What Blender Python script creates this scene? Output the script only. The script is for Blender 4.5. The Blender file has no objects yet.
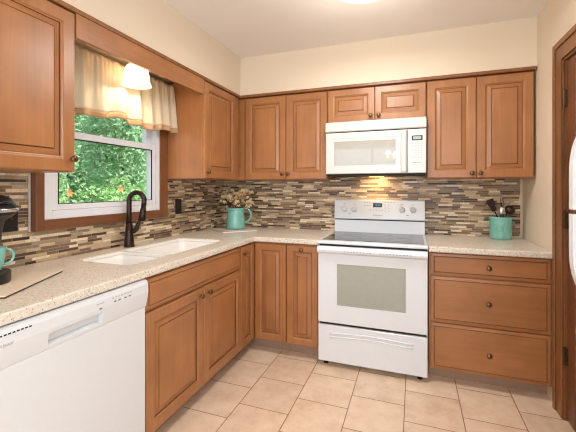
import bpy, bmesh, math, random
from mathutils import Vector, Matrix
S = bpy.context.scene
COL = S.collection
PI = math.pi

# ------------------------------------------------------------------ camera, world, lights, exposure
cam_d = bpy.data.cameras.new('camera')
cam = bpy.data.objects.new('camera', cam_d); COL.objects.link(cam)
cam.location = (1.8197, -3.1482, 1.2994)
cam.rotation_euler = (PI/2, 0, 0.3463)
cam_d.sensor_width = 36.0; cam_d.lens = 348.73*36/576
cam_d.shift_y = -(216-188.16)/576
cam_d.clip_start = 0.02
S.camera = cam
S.cycles.filter_width = 1.15

S.view_settings.view_transform = 'Standard'
S.view_settings.look = 'None'
S.view_settings.gamma = 1.0
S.view_settings.use_curve_mapping = False
S.view_settings.exposure = -0.22

W = bpy.data.worlds.new('sky'); S.world = W; W.use_nodes = True
wn = W.node_tree.nodes; wl = W.node_tree.links
bg = wn['Background']
tc = wn.new('ShaderNodeTexCoord'); sx = wn.new('ShaderNodeSeparateXYZ'); cr = wn.new('ShaderNodeValToRGB')
wl.new(tc.outputs['Generated'], sx.inputs[0]); wl.new(sx.outputs['Z'], cr.inputs[0]); wl.new(cr.outputs[0], bg.inputs[0])
cr.color_ramp.elements[0].color = (.85,.92,.95,1); cr.color_ramp.elements[1].color = (.50,.68,.95,1)
bg.inputs[1].default_value = 1.7

def lamp(name, kind, loc, energy, color, size=.1, rot=(0,0,0), size_y=None):
    d = bpy.data.lights.new(name, kind); d.energy = energy; d.color = color
    if kind == 'AREA':
        d.size = size
        if size_y: d.shape = 'RECTANGLE'; d.size_y = size_y
    elif kind == 'SUN': d.angle = size
    else: d.shadow_soft_size = size
    o = bpy.data.objects.new(name, d); COL.objects.link(o); o.location = loc; o.rotation_euler = rot
    return o
# the sun stands over the house, lighting the garden behind the sink window
lamp('sun', 'SUN', (6,0,8), 7.0, (1,.95,.85), .02, (0, math.radians(40), math.radians(8)))
# added fill lamp outside an invented window behind the camera
lamp('rear_fill', 'AREA', (1.35,-6.15,1.35), 70, (.80,.91,1.0), 2.7, (PI/2+math.radians(6),0,0), 1.8)
# added fill lamp at an invented side window, brightens the left cabinet run
lamp('side_fill', 'AREA', (3.36,-4.1,1.30), 40, (.80,.91,1.0), 2.1, (PI/2,0,PI/2), 1.7)

# ------------------------------------------------------------------ materials
def lin(c):
    return tuple(((x/255)/12.92 if x/255 <= .04045 else ((x/255+.055)/1.055)**2.4) for x in c)+(1,)
class NT:
    def __init__(s, name):
        s.m = bpy.data.materials.new(name); s.m.use_nodes = True
        s.n = s.m.node_tree.nodes; s.l = s.m.node_tree.links; s.b = s.n['Principled BSDF']; s.out = s.n['Material Output']
    def add(s, t, **k):
        nd = s.n.new(t)
        for a, v in k.items(): setattr(nd, a, v)
        return nd
    def link(s, a, b): s.l.new(a, b)
    def math(s, op, a, b=None, c=None):
        nd = s.add('ShaderNodeMath', operation=op)
        for i, v in enumerate((a, b, c)):
            if v is None: continue
            if isinstance(v, (int, float)): nd.inputs[i].default_value = v
            else: s.link(v, nd.inputs[i])
        return nd.outputs[0]
    def ramp(s, fac, stops, interp='LINEAR'):
        r = s.add('ShaderNodeValToRGB'); r.color_ramp.interpolation = interp
        e = r.color_ramp.elements
        while len(e) < len(stops): e.new(.5)
        for i, (p, c) in enumerate(stops): e[i].position = p; e[i].color = c
        s.link(fac, r.inputs[0]); return r.outputs[0]
    def mix(s, fac, a, b, mode='MIX'):
        nd = s.add('ShaderNodeMix', data_type='RGBA', blend_type=mode)
        for i, v in ((0, fac), (6, a), (7, b)):
            if isinstance(v, (int, float)): nd.inputs[i].default_value = v
            elif isinstance(v, tuple): nd.inputs[i].default_value = v
            else: s.link(v, nd.inputs[i])
        return nd.outputs[2]
    def bump(s, h, strength=.2, dist=.001):
        b = s.add('ShaderNodeBump'); b.inputs['Strength'].default_value = strength; b.inputs['Distance'].default_value = dist
        s.link(h, b.inputs['Height']); s.link(b.outputs[0], s.b.inputs['Normal'])

def simple(name, rgb, rough=.5, metal=0, coat=0, noise=.04, scale=30):
    t = NT(name); c = lin(rgb)
    tc = t.add('ShaderNodeTexCoord'); nz = t.add('ShaderNodeTexNoise'); nz.inputs['Scale'].default_value = scale
    t.link(tc.outputs['Object'], nz.inputs['Vector'])
    lo = tuple(x*(1-noise) for x in c[:3])+(1,); hi = tuple(min(1, x*(1+noise)) for x in c[:3])+(1,)
    t.link(t.ramp(nz.outputs[0], [(.3, lo), (.7, hi)]), t.b.inputs['Base Color'])
    t.b.inputs['Roughness'].default_value = rough; t.b.inputs['Metallic'].default_value = metal
    t.b.inputs['Coat Weight'].default_value = coat
    return t.m
def wood(name, rgb, axis='z', rough=.36, contrast=.10):
    t = NT(name); c = lin(rgb)
    tc = t.add('ShaderNodeTexCoord'); oi = t.add('ShaderNodeObjectInfo')
    mp = t.add('ShaderNodeMapping'); sc = {'z': (38,38,2.2), 'x': (2.2,38,38), 'y': (38,2.2,38)}[axis]
    mp.inputs['Scale'].default_value = sc
    off = t.add('ShaderNodeVectorMath', operation='ADD'); t.link(tc.outputs['Object'], off.inputs[0])
    cmb = t.add('ShaderNodeCombineXYZ')
    r7 = t.math('MULTIPLY', oi.outputs['Random'], 7.0)
    for i in range(3): t.link(r7, cmb.inputs[i])
    t.link(cmb.outputs[0], off.inputs[1]); t.link(off.outputs[0], mp.inputs['Vector'])
    n1 = t.add('ShaderNodeTexNoise'); n1.inputs['Scale'].default_value = 1.0; n1.inputs['Detail'].default_value = 6; n1.inputs['Distortion'].default_value = .6
    t.link(mp.outputs[0], n1.inputs['Vector'])
    n2 = t.add('ShaderNodeTexNoise'); n2.inputs['Scale'].default_value = 5.0; n2.inputs['Detail'].default_value = 2
    t.link(off.outputs[0], n2.inputs['Vector'])
    k = contrast
    lo = tuple(x*(1-k) for x in c[:3])+(1,); hi = tuple(min(1, x*(1+k)) for x in c[:3])+(1,)
    a = t.ramp(n1.outputs[0], [(.25, lo), (.75, hi)])
    b = t.ramp(n2.outputs[0], [(.3, (.86,.84,.82,1)), (.7, (1.08,1.08,1.08,1))])
    t.link(t.mix(1.0, a, b, 'MULTIPLY'), t.b.inputs['Base Color'])
    t.b.inputs['Roughness'].default_value = rough
    t.b.inputs['Coat Weight'].default_value = .15; t.b.inputs['Coat Roughness'].default_value = .25
    t.bump(n1.outputs[0], .08, .001)
    return t.m
def emit(name, rgb, strength):
    t = NT(name); t.b.inputs['Base Color'].default_value = lin(rgb)
    t.b.inputs['Emission Color'].default_value = lin(rgb); t.b.inputs['Emission Strength'].default_value = strength
    return t.m

M = {}
WOOD = (165,110,66)
M['wood'] = wood('maple_vertical', WOOD)
M['wood_x'] = wood('maple_along_x', WOOD, 'x')
M['wood_y'] = wood('maple_along_y', WOOD, 'y')
M['glaze'] = simple('dark_glaze', (84,47,28), .4)
M['kick'] = simple('toe_kick_taupe', (158,128,106), .6)
M['dark_wood'] = wood('dark_stained_door_wood', (110,66,38), 'z', .35, .3)
M['casing_wood'] = wood('walnut_casing_wood', (136,86,46), 'z', .4, .25)
M['window_wood'] = wood('window_casing_wood', (120,74,42), 'z', .4, .25)
M['window_wood_y'] = wood('window_casing_wood_across', (120,74,42), 'y', .4, .25)
M['wall'] = simple('beige_wall_paint', (224,208,186), .8, noise=.01, scale=3)
M['ceiling'] = simple('ceiling_paint', (238,233,228), .9, noise=.01, scale=3)
M['white'] = simple('white_enamel', (224,228,234), .22, noise=.005)
M['white2'] = simple('white_plastic', (219,221,224), .4, noise=.005)
M['vinyl'] = simple('white_window_vinyl', (224,226,232), .4, noise=.01)
M['sink'] = simple('white_sink', (244,242,238), .25, noise=.01)
M['black'] = simple('black_plastic', (24,22,22), .35)
M['rubber'] = simple('black_rubber', (18,18,18), .7)
M['bronze'] = simple('oil_rubbed_bronze', (58,44,38), .32, .75)
M['knob'] = simple('antique_bronze', (116,88,58), .3, .85)
M['brass'] = simple('aged_brass', (120,88,48), .35, .8); M['hinge'] = simple('dark_bronze_hinge', (84,62,40), .4, .7)
M['board_shadow'] = simple('painted_board_shadow', (70,50,38), .6); M['gap'] = simple('dark_gap', (30,28,27), .7)
M['steel'] = simple('brushed_steel', (190,188,185), .25, .95)
M['darksteel'] = simple('dark_utensil_metal', (60,46,40), .35, .7)
M['silver'] = simple('silver_ring', (205,205,205), .2, .9)
M['teal'] = simple('teal_glaze', (120,184,172), .16, coat=.5, noise=.08, scale=14)
M['grey_mark'] = simple('grey_printing', (120,120,125), .5)
M['lt_mark'] = simple('pale_grey_printing', (178,178,182), .5)
M['board'] = simple('pale_board', (222,206,184), .5, noise=.03)
M['trivet'] = simple('white_trivet', (228,218,208), .35, noise=.02)
M['spatula'] = wood('spatula_wood', (196,160,120), 'z', .6, .1)
M['leafgrass'] = simple('lawn', (96,140,70), .9, noise=.3, scale=12)
M['trunk'] = simple('bark', (90,70,52), .9, noise=.3)
M['orange'] = simple('orange_petal', (238,140,80), .6)
def frosted():
    t = NT('lit_frosted_glass'); tr = t.add('ShaderNodeBsdfTranslucent'); tr.inputs[0].default_value = (.9,.86,.8,1); em = t.add('ShaderNodeEmission'); em.inputs[0].default_value = lin((255,232,196)); em.inputs[1].default_value = .9
    ad = t.add('ShaderNodeAddShader'); t.link(tr.outputs[0], ad.inputs[0]); t.link(em.outputs[0], ad.inputs[1]); t.link(ad.outputs[0], t.out.inputs[0]); return t.m
M['shade_glass'] = frosted()
M['dome_glass'] = emit('lit_dome_glass', (255,246,230), 2.2)
M['bulb'] = emit('lit_candle_bulb', (255,220,165), 30)
M['display'] = emit('blue_display', (60,150,200), .7)
M['display_g'] = emit('grey_display', (140,160,150), .35)
M['cooktop'] = simple('black_ceramic_glass', (34,32,32), .07, noise=.02)
M['ring'] = simple('burner_print', (62,60,60), .12)
M['oven_glass'] = simple('oven_window_glass', (146,149,138), .03, noise=.03); M['oven_glass'].node_tree.nodes['Principled BSDF'].inputs['IOR'].default_value = 2.0
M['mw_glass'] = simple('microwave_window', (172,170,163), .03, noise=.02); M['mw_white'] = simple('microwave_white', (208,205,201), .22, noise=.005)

def counter_mat():
    t = NT('speckled_solid_surface'); tc = t.add('ShaderNodeTexCoord')
    base = lin((222,213,201))
    v = t.add('ShaderNodeTexVoronoi'); v.inputs['Scale'].default_value = 170; t.link(tc.outputs['Object'], v.inputs['Vector'])
    w = t.add('ShaderNodeTexWhiteNoise'); t.link(v.outputs['Color'], w.inputs['Vector'])
    spot = t.math('LESS_THAN', v.outputs['Distance'], .42)
    c = t.ramp(w.outputs['Value'], [(0, lin((150,126,104))), (.12, lin((246,240,228))), (.22, lin((186,166,144))), (.34, base)], 'CONSTANT')
    n = t.add('ShaderNodeTexNoise'); n.inputs['Scale'].default_value = 60; t.link(tc.outputs['Object'], n.inputs['Vector'])
    b2 = t.ramp(n.outputs[0], [(.35, lin((216,205,191))), (.65, lin((227,218,206)))])
    t.link(t.mix(spot, b2, c), t.b.inputs['Base Color']); t.b.inputs['Roughness'].default_value = .28
    return t.m
M['counter'] = counter_mat()

def mosaic_mat():
    t = NT('strip_mosaic_tile'); g = t.add('ShaderNodeNewGeometry'); sp = t.add('ShaderNodeSeparateXYZ'); t.link(g.outputs['Position'], sp.inputs[0])
    u = t.math('ADD', t.math('SUBTRACT', sp.outputs['X'], sp.outputs['Y']), 10.0)
    H = .0160; L = .175
    zr = t.math('DIVIDE', sp.outputs['Z'], H); row = t.math('FLOOR', zr); fz = t.math('SUBTRACT', zr, row)
    def rnd(a, b, c):
        cm = t.add('ShaderNodeCombineXYZ')
        for i, x in enumerate((a, b, c)):
            if isinstance(x, (int, float)): cm.inputs[i].default_value = x
            else: t.link(x, cm.inputs[i])
        wn_ = t.add('ShaderNodeTexWhiteNoise', noise_dimensions='3D'); t.link(cm.outputs[0], wn_.inputs['Vector']); return wn_.outputs['Value']
    shift = rnd(row, 3.3, 0.5)
    ur = t.math('ADD', t.math('DIVIDE', u, L), shift); col = t.math('FLOOR', ur); fu = t.math('SUBTRACT', ur, col)
    cut = t.math('ADD', t.math('MULTIPLY', rnd(row, col, 1.5), .45), .28)
    right = t.math('GREATER_THAN', fu, cut)
    # distance to the nearest joint along the strip
    d1 = t.math('ABSOLUTE', t.math('SUBTRACT', fu, cut)); d2 = t.math('MINIMUM', fu, t.math('SUBTRACT', 1.0, fu))
    du = t.math('MULTIPLY', t.math('MINIMUM', d1, d2), L)
    dz = t.math('MULTIPLY', t.math('MINIMUM', fz, t.math('SUBTRACT', 1.0, fz)), H)
    d = t.math('MINIMUM', du, dz)
    tile = t.math('GREATER_THAN', d, .0011)
    rv = rnd(row, col, t.math('ADD', t.math('MULTIPLY', right, 3.0), 5.5))
    pal = [(0,(212,186,152)),(.15,(128,102,78)),(.29,(172,146,116)),(.42,(92,70,54)),(.52,(152,132,108)),(.62,(238,220,190)),(.76,(140,112,84)),(.85,(200,174,140)),(.94,(72,54,43))]
    c = t.ramp(rv, [(p, lin(x)) for p, x in pal], 'CONSTANT')
    n = t.add('ShaderNodeTexNoise'); n.inputs['Scale'].default_value = 90; t.link(g.outputs['Position'], n.inputs['Vector'])
    c = t.mix(1.0, c, t.ramp(n.outputs[0], [(.3, (.85,.85,.85,1)), (.7, (1.1,1.1,1.1,1))]), 'MULTIPLY')
    t.link(t.mix(tile, lin((176,156,132)), c), t.b.inputs['Base Color'])
    rr = rnd(row, col, t.math('ADD', t.math('MULTIPLY', right, 2.0), 9.5))
    t.link(t.math('ADD', t.math('MULTIPLY', rr, .35), .22), t.b.inputs['Roughness'])
    t.bump(t.math('MINIMUM', d, .002), .6, .6)
    return t.m
M['mosaic'] = mosaic_mat()

def floor_mat():
    t = NT('beige_floor_tile'); g = t.add('ShaderNodeNewGeometry'); sp = t.add('ShaderNodeSeparateXYZ'); t.link(g.outputs['Position'], sp.inputs[0])
    P = .3135
    xr = t.math('DIVIDE', t.math('ADD', sp.outputs['X'], 10*P-.514), P); col = t.math('FLOOR', xr); fx = t.math('SUBTRACT', xr, col)
    par = t.math('MODULO', col, 2.0)
    yr = t.math('ADD', t.math('DIVIDE', t.math('ADD', sp.outputs['Y'], 40*P+.784), P), t.math('MULTIPLY', par, .54)); row = t.math('FLOOR', yr); fy = t.math('SUBTRACT', yr, row)
    d = t.math('MULTIPLY', t.math('MINIMUM', t.math('MINIMUM', fx, t.math('SUBTRACT', 1.0, fx)), t.math('MINIMUM', fy, t.math('SUBTRACT', 1.0, fy))), P)
    tile = t.math('GREATER_THAN', d, .0026)
    cm = t.add('ShaderNodeCombineXYZ'); t.link(col, cm.inputs[0]); t.link(row, cm.inputs[1])
    wn_ = t.add('ShaderNodeTexWhiteNoise'); t.link(cm.outputs[0], wn_.inputs['Vector'])
    n = t.add('ShaderNodeTexNoise'); n.inputs['Scale'].default_value = 9; n.inputs['Detail'].default_value = 6; n.inputs['Roughness'].default_value = .65
    ad = t.add('ShaderNodeVectorMath', operation='ADD'); t.link(g.outputs['Position'], ad.inputs[0]); t.link(wn_.outputs['Color'], ad.inputs[1]); t.link(ad.outputs[0], n.inputs['Vector'])
    c = t.ramp(n.outputs[0], [(.3, lin((218,188,160))), (.5, lin((231,205,179))), (.7, lin((239,217,195)))])
    c = t.mix(1.0, c, t.ramp(wn_.outputs['Value'], [(0, (.93,.92,.91,1)), (1, (1.03,1.03,1.03,1))]), 'MULTIPLY')
    t.link(t.mix(tile, lin((150,108,80)), c), t.b.inputs['Base Color']); t.b.inputs['Roughness'].default_value = .38
    t.bump(t.math('MINIMUM', d, .004), .5, .5)
    return t.m
M['floor'] = floor_mat()

def fabric(name, rgb, trans=.45):
    t = NT(name); tc = t.add('ShaderNodeTexCoord'); wv = t.add('ShaderNodeTexNoise'); wv.inputs['Scale'].default_value = 220
    t.link(tc.outputs['Object'], wv.inputs['Vector']); c = lin(rgb)
    col = t.ramp(wv.outputs[0], [(.3, tuple(x*.92 for x in c[:3])+(1,)), (.7, c)])
    d = t.add('ShaderNodeBsdfDiffuse'); tr = t.add('ShaderNodeBsdfTranslucent'); mx = t.add('ShaderNodeMixShader'); mx.inputs[0].default_value = trans
    t.link(col, d.inputs[0]); t.link(col, tr.inputs[0]); t.link(d.outputs[0], mx.inputs[1]); t.link(tr.outputs[0], mx.inputs[2]); t.link(mx.outputs[0], t.out.inputs[0])
    return t.m
M['curtain'] = fabric('cream_curtain_cloth', (247,234,212)); M['hem'] = fabric('tan_hem_cloth', (208,172,134), .3)

def glass_mat():
    t = NT('clear_window_glass'); tr = t.add('ShaderNodeBsdfTransparent'); gl = t.add('ShaderNodeBsdfGlossy'); gl.inputs['Roughness'].default_value = .01
    lw = t.add('ShaderNodeLayerWeight'); fr = t.add('ShaderNodeMath', operation='MULTIPLY_ADD'); t.link(t.math('POWER', lw.outputs['Facing'], 5.0), fr.inputs[0]); fr.inputs[1].default_value = .5; fr.inputs[2].default_value = .03; mx = t.add('ShaderNodeMixShader')
    t.link(fr.outputs[0], mx.inputs[0]); t.link(tr.outputs[0], mx.inputs[1]); t.link(gl.outputs[0], mx.inputs[2]); t.link(mx.outputs[0], t.out.inputs[0]); return t.m
M['glass'] = glass_mat()
def leaf_mat(name, cols):
    t = NT(name); g = t.add('ShaderNodeNewGeometry')
    c = t.ramp(g.outputs['Random Per Island'], [(i/(len(cols)-1), lin(x)) for i, x in enumerate(cols)])
    d = t.add('ShaderNodeBsdfDiffuse'); tr = t.add('ShaderNodeBsdfTranslucent'); mx = t.add('ShaderNodeMixShader'); mx.inputs[0].default_value = .35
    t.link(c, d.inputs[0]); t.link(c, tr.inputs[0]); t.link(d.outputs[0], mx.inputs[1]); t.link(tr.outputs[0], mx.inputs[2]); t.link(mx.outputs[0], t.out.inputs[0]); return t.m
M['leaf_a'] = leaf_mat('tree_leaves', [(140,184,142),(172,208,164),(200,226,190)])
M['leaf_b'] = leaf_mat('shrub_leaves', [(136,184,116),(174,212,142),(206,230,176)])
M['blossom'] = leaf_mat('dried_petals', [(255,244,214),(255,252,240),(250,220,160),(255,248,226)])
M['stem'] = simple('dry_stem', (110,82,50), .8)

# ------------------------------------------------------------------ object helpers
def link(name, bm, mat, parent=None, smooth=False, bevel=0, seg=2):
    """bm holds world coordinates; a child is stored relative to its thing's base, a single mesh relative to its own base."""
    bmesh.ops.remove_doubles(bm, verts=bm.verts, dist=1e-6)
    bmesh.ops.recalc_face_normals(bm, faces=bm.faces)
    if parent is not None:
        root = parent
        while root.parent: root = root.parent
        o0 = root.location.copy()
    else:
        xs = [v.co for v in bm.verts]
        o0 = Vector(((min(v.x for v in xs)+max(v.x for v in xs))/2, (min(v.y for v in xs)+max(v.y for v in xs))/2, min(v.z for v in xs)))
    bmesh.ops.translate(bm, verts=bm.verts, vec=-o0)
    me = bpy.data.meshes.new(name); bm.to_mesh(me); bm.free()
    for m in (mat if isinstance(mat, (list, tuple)) else [mat]): me.materials.append(m)
    o = bpy.data.objects.new(name, me); COL.objects.link(o)
    if parent is not None: o.parent = parent
    else: o.location = o0
    if smooth:
        for p in me.polygons: p.use_smooth = True
    if bevel:
        b = o.modifiers.new('bevel', 'BEVEL'); b.width = bevel; b.segments = seg; b.limit_method = 'ANGLE'; b.angle_limit = math.radians(40)
    return o
def thing(name, label, cat, loc, group=None):
    o = bpy.data.objects.new(name, None); COL.objects.link(o); o.location = loc; o.empty_display_size = .05
    o['label'] = label; o['category'] = cat
    if group: o['group'] = group
    return o
def tag(o, label, cat, group=None):
    o['label'] = label; o['category'] = cat
    if group: o['group'] = group
    return o
def struct(o): o['kind'] = 'structure'; return o
def B(): return bmesh.new()
def box(bm, x0, x1, y0, y1, z0, z1, mi=0):
    r = bmesh.ops.create_cube(bm, size=1)
    bmesh.ops.scale(bm, verts=r['verts'], vec=(abs(x1-x0), abs(y1-y0), abs(z1-z0)))
    bmesh.ops.translate(bm, verts=r['verts'], vec=((x0+x1)/2, (y0+y1)/2, (z0+z1)/2))
    if mi:
        for f in {f for v in r['verts'] for f in v.link_faces}: f.material_index = mi
    return bm
def bx(*a): return box(B(), *a)
def lathe(bm, prof, c=(0,0,0), axis='z', n=32, cap=True, mi=0):
    rings = []
    for r, h in prof:
        ring = []
        for i in range(n):
            a = 2*PI*i/n; p = (r*math.cos(a), r*math.sin(a), h)
            if axis == 'x': p = (h, p[0], p[1])
            elif axis == '-y': p = (p[0], -h, p[1])
            ring.append(bm.verts.new(Vector(p)+Vector(c)))
        rings.append(ring)
    for a, b in zip(rings, rings[1:]):
        for i in range(n):
            f = bm.faces.new((a[i], a[(i+1) % n], b[(i+1) % n], b[i])); f.material_index = mi
    if cap:
        for r in (rings[0], rings[-1]):
            f = bm.faces.new(r); f.material_index = mi
    return bm
def tube(bm, pts, rad, n=12, cap=True):
    """round bar along a polyline; rad is a number or a list."""
    pts = [Vector(p) for p in pts]; rs = rad if isinstance(rad, (list, tuple)) else [rad]*len(pts)
    rings = []; up = None
    for i, p in enumerate(pts):
        t = (pts[min(i+1, len(pts)-1)]-pts[max(i-1, 0)]).normalized()
        if up is None:
            up = Vector((0,0,1)) if abs(t.z) < .9 else Vector((1,0,0))
        s = t.cross(up).normalized(); up = s.cross(t).normalized()
        rings.append([bm.verts.new(p+(s*math.cos(2*PI*k/n)+up*math.sin(2*PI*k/n))*rs[i]) for k in range(n)])
    for a, b in zip(rings, rings[1:]):
        for k in range(n): bm.faces.new((a[k], a[(k+1) % n], b[(k+1) % n], b[k]))
    if cap:
        bm.faces.new(rings[0]); bm.faces.new(rings[-1])
    return bm
def prism(bm, poly, z0, z1, axis='z'):
    """closed outline extruded along an axis; poly coordinates are the two other axes in x,y,z order."""
    def P(a, b, h): return {'z': (a,b,h), 'y': (a,h,b), 'x': (h,a,b)}[axis]
    lo = [bm.verts.new(P(a,b,z0)) for a,b in poly]; hi = [bm.verts.new(P(a,b,z1)) for a,b in poly]
    n = len(poly)
    for i in range(n): bm.faces.new((lo[i], lo[(i+1) % n], hi[(i+1) % n], hi[i]))
    bm.faces.new(lo); bm.faces.new(hi); return bm
def rings_mesh(bm, P, u0, u1, v0, v1, loops, cap_first=True, cap_last=True, dark=()):
    rs = []
    for s, d in loops:
        rs.append([bm.verts.new(P(a,b,d)) for a,b in ((u0+s,v0+s),(u1-s,v0+s),(u1-s,v1-s),(u0+s,v1-s))])
    for k, (a, b) in enumerate(zip(rs, rs[1:])):
        for i in range(4):
            f = bm.faces.new((a[i], a[(i+1) % 4], b[(i+1) % 4], b[i])); f.material_index = 1 if k in dark else 0
    if cap_first: bm.faces.new(rs[0])
    if cap_last: bm.faces.new(rs[-1])
    return bm
def facing(side, plane):
    return (lambda u, v, d: Vector((u, plane-d, v))) if side == 'back' else (lambda u, v, d: Vector((plane+d, u, v)))
def knob(parent, P, u, v, d=.02):
    bm = B(); prof = [(.008,0),(.008,.002),(.0055,.004),(.0055,.012),(.010,.015),(.0155,.019),(.0165,.023),(.014,.027),(.007,.030)]
    n = 20; rings = []
    for r, h in prof:
        rings.append([bm.verts.new(P(u+r*math.cos(2*PI*i/n), v+r*math.sin(2*PI*i/n), d+h)) for i in range(n)])
    for a, b in zip(rings, rings[1:]):
        for i in range(n): bm.faces.new((a[i], a[(i+1) % n], b[(i+1) % n], b[i]))
    bm.faces.new(rings[0]); bm.faces.new(rings[-1])
    return link('knob', bm, M['knob'], parent, smooth=True)
def door(root, side, plane, u0, u1, v0, v1, s=.056, kn=None, name='door'):
    """raised panel door: frame with a routed bead, dark glazed groove, raised panel."""
    P = facing(side, plane)
    wv = M['wood']
    bm = rings_mesh(B(), P, u0, u1, v0, v1, [(0,0),(0,.016),(.004,.020),(s-.004,.020),(s,.0185),(s+.004,.0135),(s+.008,.0125),(s+.010,.006),(s+.012,.002)], cap_last=False, dark=(6,7))
    d = link(name, bm, [wv, M['glaze']], root)
    i = s+.0095
    bm = rings_mesh(B(), P, u0+i, u1-i, v0+i, v1-i, [(0,.001),(0,.0075),(.004,.0085),(.026,.0135),(.0270,.0108),(.0300,.0108),(.0310,.0175),(.033,.0185)], dark=(4,))
    link('raised_panel', bm, [wv, M['glaze']], d)
    if kn: knob(d, P, kn[0], kn[1])
    return d
def drawer(root, side, plane, u0, u1, v0, v1, kn=None, name='drawer_front'):
    P = facing(side, plane)
    bm = rings_mesh(B(), P, u0, u1, v0, v1, [(0,0),(0,.0125),(.003,.0145),(.019,.0165),(.0200,.0145),(.0228,.0145),(.0238,.0195),(.026,.0205)], dark=(4,))
    d = link(name, bm, [M['wood_x'] if side == 'back' else M['wood_y'], M['glaze']], root)
    if kn: knob(d, P, kn[0], kn[1])
    return d
def text(name, body, size, P, mat, parent, u, v, d, italic=False):
    """raised lettering; P maps (u,v,d) to the place, (u,v) is the lower left corner."""
    cu = bpy.data.curves.new(name, 'FONT'); cu.body = body; cu.size = size; cu.extrude = .0004
    if italic: cu.shear = .35
    t = bpy.data.objects.new(name, cu); COL.objects.link(t)
    bpy.context.view_layer.update()
    me = bpy.data.meshes.new_from_object(t.evaluated_get(bpy.context.evaluated_depsgraph_get()))
    bm = B(); bm.from_mesh(me)
    bpy.data.objects.remove(t); bpy.data.curves.remove(cu); bpy.data.meshes.remove(me)
    for w in bm.verts: w.co = P(u+w.co.x, v+w.co.y, d+w.co.z)
    return link(name, bm, mat, parent)

# ------------------------------------------------------------------ room shell
XL = -.02; XR = 2.61; ZC = 2.468; ZS = 2.131; YB = -6.0; XA = 3.2
struct(link('floor', bx(-.3, XA+.15, YB-.2, .15, -.12, 0), M['floor']))
struct(link('ceiling', bx(-.3, XA+2.1, YB-.2, .15, ZC, ZC+.12), M['ceiling']))  # slab runs on past the side wall as an added eave blocking the sun
struct(link('wall_back', bx(-.15, XA+.15, 0, .15, 0, ZC), M['wall']))
# left wall with the window opening
WY0, WY1, WZ0, WZ1 = -1.878, -1.004, 1.135, 2.03
bm = B(); box(bm, -.085, XL, YB, WY0, 0, ZC); box(bm, -.085, XL, WY1, 0, 0, ZC); box(bm, -.085, XL, WY0, WY1, 0, WZ0); box(bm, -.085, XL, WY0, WY1, WZ1, ZC)
struct(link('wall_left', bm, M['wall']))
# right wall: door opening, then the refrigerator alcove
DY0, DY1, DZ = -1.555, -.778, 2.025
bm = B(); box(bm, XR, XR+.12, DY1, 0, 0, ZC); box(bm, XR, XR+.12, -1.70, DY0, 0, ZC); box(bm, XR, XR+.12, DY0, DY1, DZ, ZC)
box(bm, XR+.12, XA, -1.70, -1.60, 0, ZC); box(bm, XA, XA+.12, -3.0, -1.60, 0, ZC); box(bm, XA, XA+.12, YB, -5.2, 0, ZC); box(bm, XA, XA+.12, -5.2, -3.0, 0, .4); box(bm, XA, XA+.12, -5.2, -3.0, 2.2, ZC)
struct(link('wall_right', bm, M['wall']))
# unseen wall behind the camera, its big opening added for the fill light
bm = B(); box(bm, XL, -.1+.05, YB-.12, YB, 0, ZC); box(bm, -.1, -.05, YB-.12, YB, 0, ZC)
bm.free(); bm = B(); box(bm, XL-.14, -.05, YB-.12, YB, 0, ZC); box(bm, 2.75, XA+.12, YB-.12, YB, 0, ZC); box(bm, -.05, 2.75, YB-.12, YB, 2.3, ZC); box(bm, -.05, 2.75, YB-.12, YB, 0, .4)
struct(link('wall_front', bm, M['wall']))
bm = B()
for a, b, c, d in ((-.05,0,.4,2.3),(2.70,2.75,.4,2.3),(0,2.70,.4,.45),(0,2.70,2.25,2.3),(.88,.92,.45,2.25),(1.78,1.82,.45,2.25)): box(bm, a, b, YB-.09, YB-.03, c, d)
struct(link('added_window_rear', bm, M['vinyl']))  # unseen window frame, added around the rear fill lamp
bm = B()
for a, b, c, d in ((-5.2,-5.15,.4,2.2),(-3.05,-3.0,.4,2.2),(-5.15,-3.05,.4,.45),(-5.15,-3.05,2.15,2.2),(-4.13,-4.07,.45,2.15)): box(bm, XA+.03, XA+.09, a, b, c, d)
struct(link('added_window_side', bm, M['vinyl']))  # unseen side window, added to go with the side fill lamp
# dropped soffits above the cabinets
bm = B(); prism(bm, [(XL,-4.2),(.352,-4.2),(.352,-.342),(XR,-.342),(XR,0),(XL,0)], ZS, ZC)
struct(link('ceiling_soffit', bm, M['wall']))
# backsplash tile
struct(link('wall_back_tile', bx(XL+.006, 2.592, -.006, 0, .9145, 1.40), M['mosaic']))
bm = B(); box(bm, XL, XL+.006, -1.936, -.0, .9145, 1.077); box(bm, XL, XL+.006, -.905, 0, 1.074, 1.40); box(bm, XL, XL+.006, -3.0, -1.936, .9145, 1.40)
struct(link('wall_left_tile', bm, M['mosaic']))
struct(link('trim_1', bx(XL, XL+.010, -1.935, -1.9265, 1.078, 1.40), M['trivet']))

# sink window: thick dark casing, white vinyl frame, two sashes, panes
w1 = struct(link('window_1', (lambda b: (box(b, -.075, .018, WY0, WY0+.045, WZ0, WZ1), box(b, -.075, .018, WY1-.035, WY1, WZ0, WZ1), box(b, -.075, .018, WY0+.045, WY1-.035, WZ0, WZ0+.045), box(b, -.075, .018, WY0+.045, WY1-.035, WZ1-.045, WZ1), b)[-1])(B()), M['vinyl'], bevel=.003))
def wpart(name, bm, mat, parent=w1, bevel=0):
    o0 = w1.location
    bmesh.ops.recalc_face_normals(bm, faces=bm.faces); bmesh.ops.translate(bm, verts=bm.verts, vec=-o0)
    me = bpy.data.meshes.new(name); bm.to_mesh(me); bm.free(); me.materials.append(mat)
    o = bpy.data.objects.new(name, me); COL.objects.link(o); o.parent = parent
    if bevel:
        b = o.modifiers.new('bevel', 'BEVEL'); b.width = bevel; b.segments = 2; b.limit_method = 'ANGLE'
    return o
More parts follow.
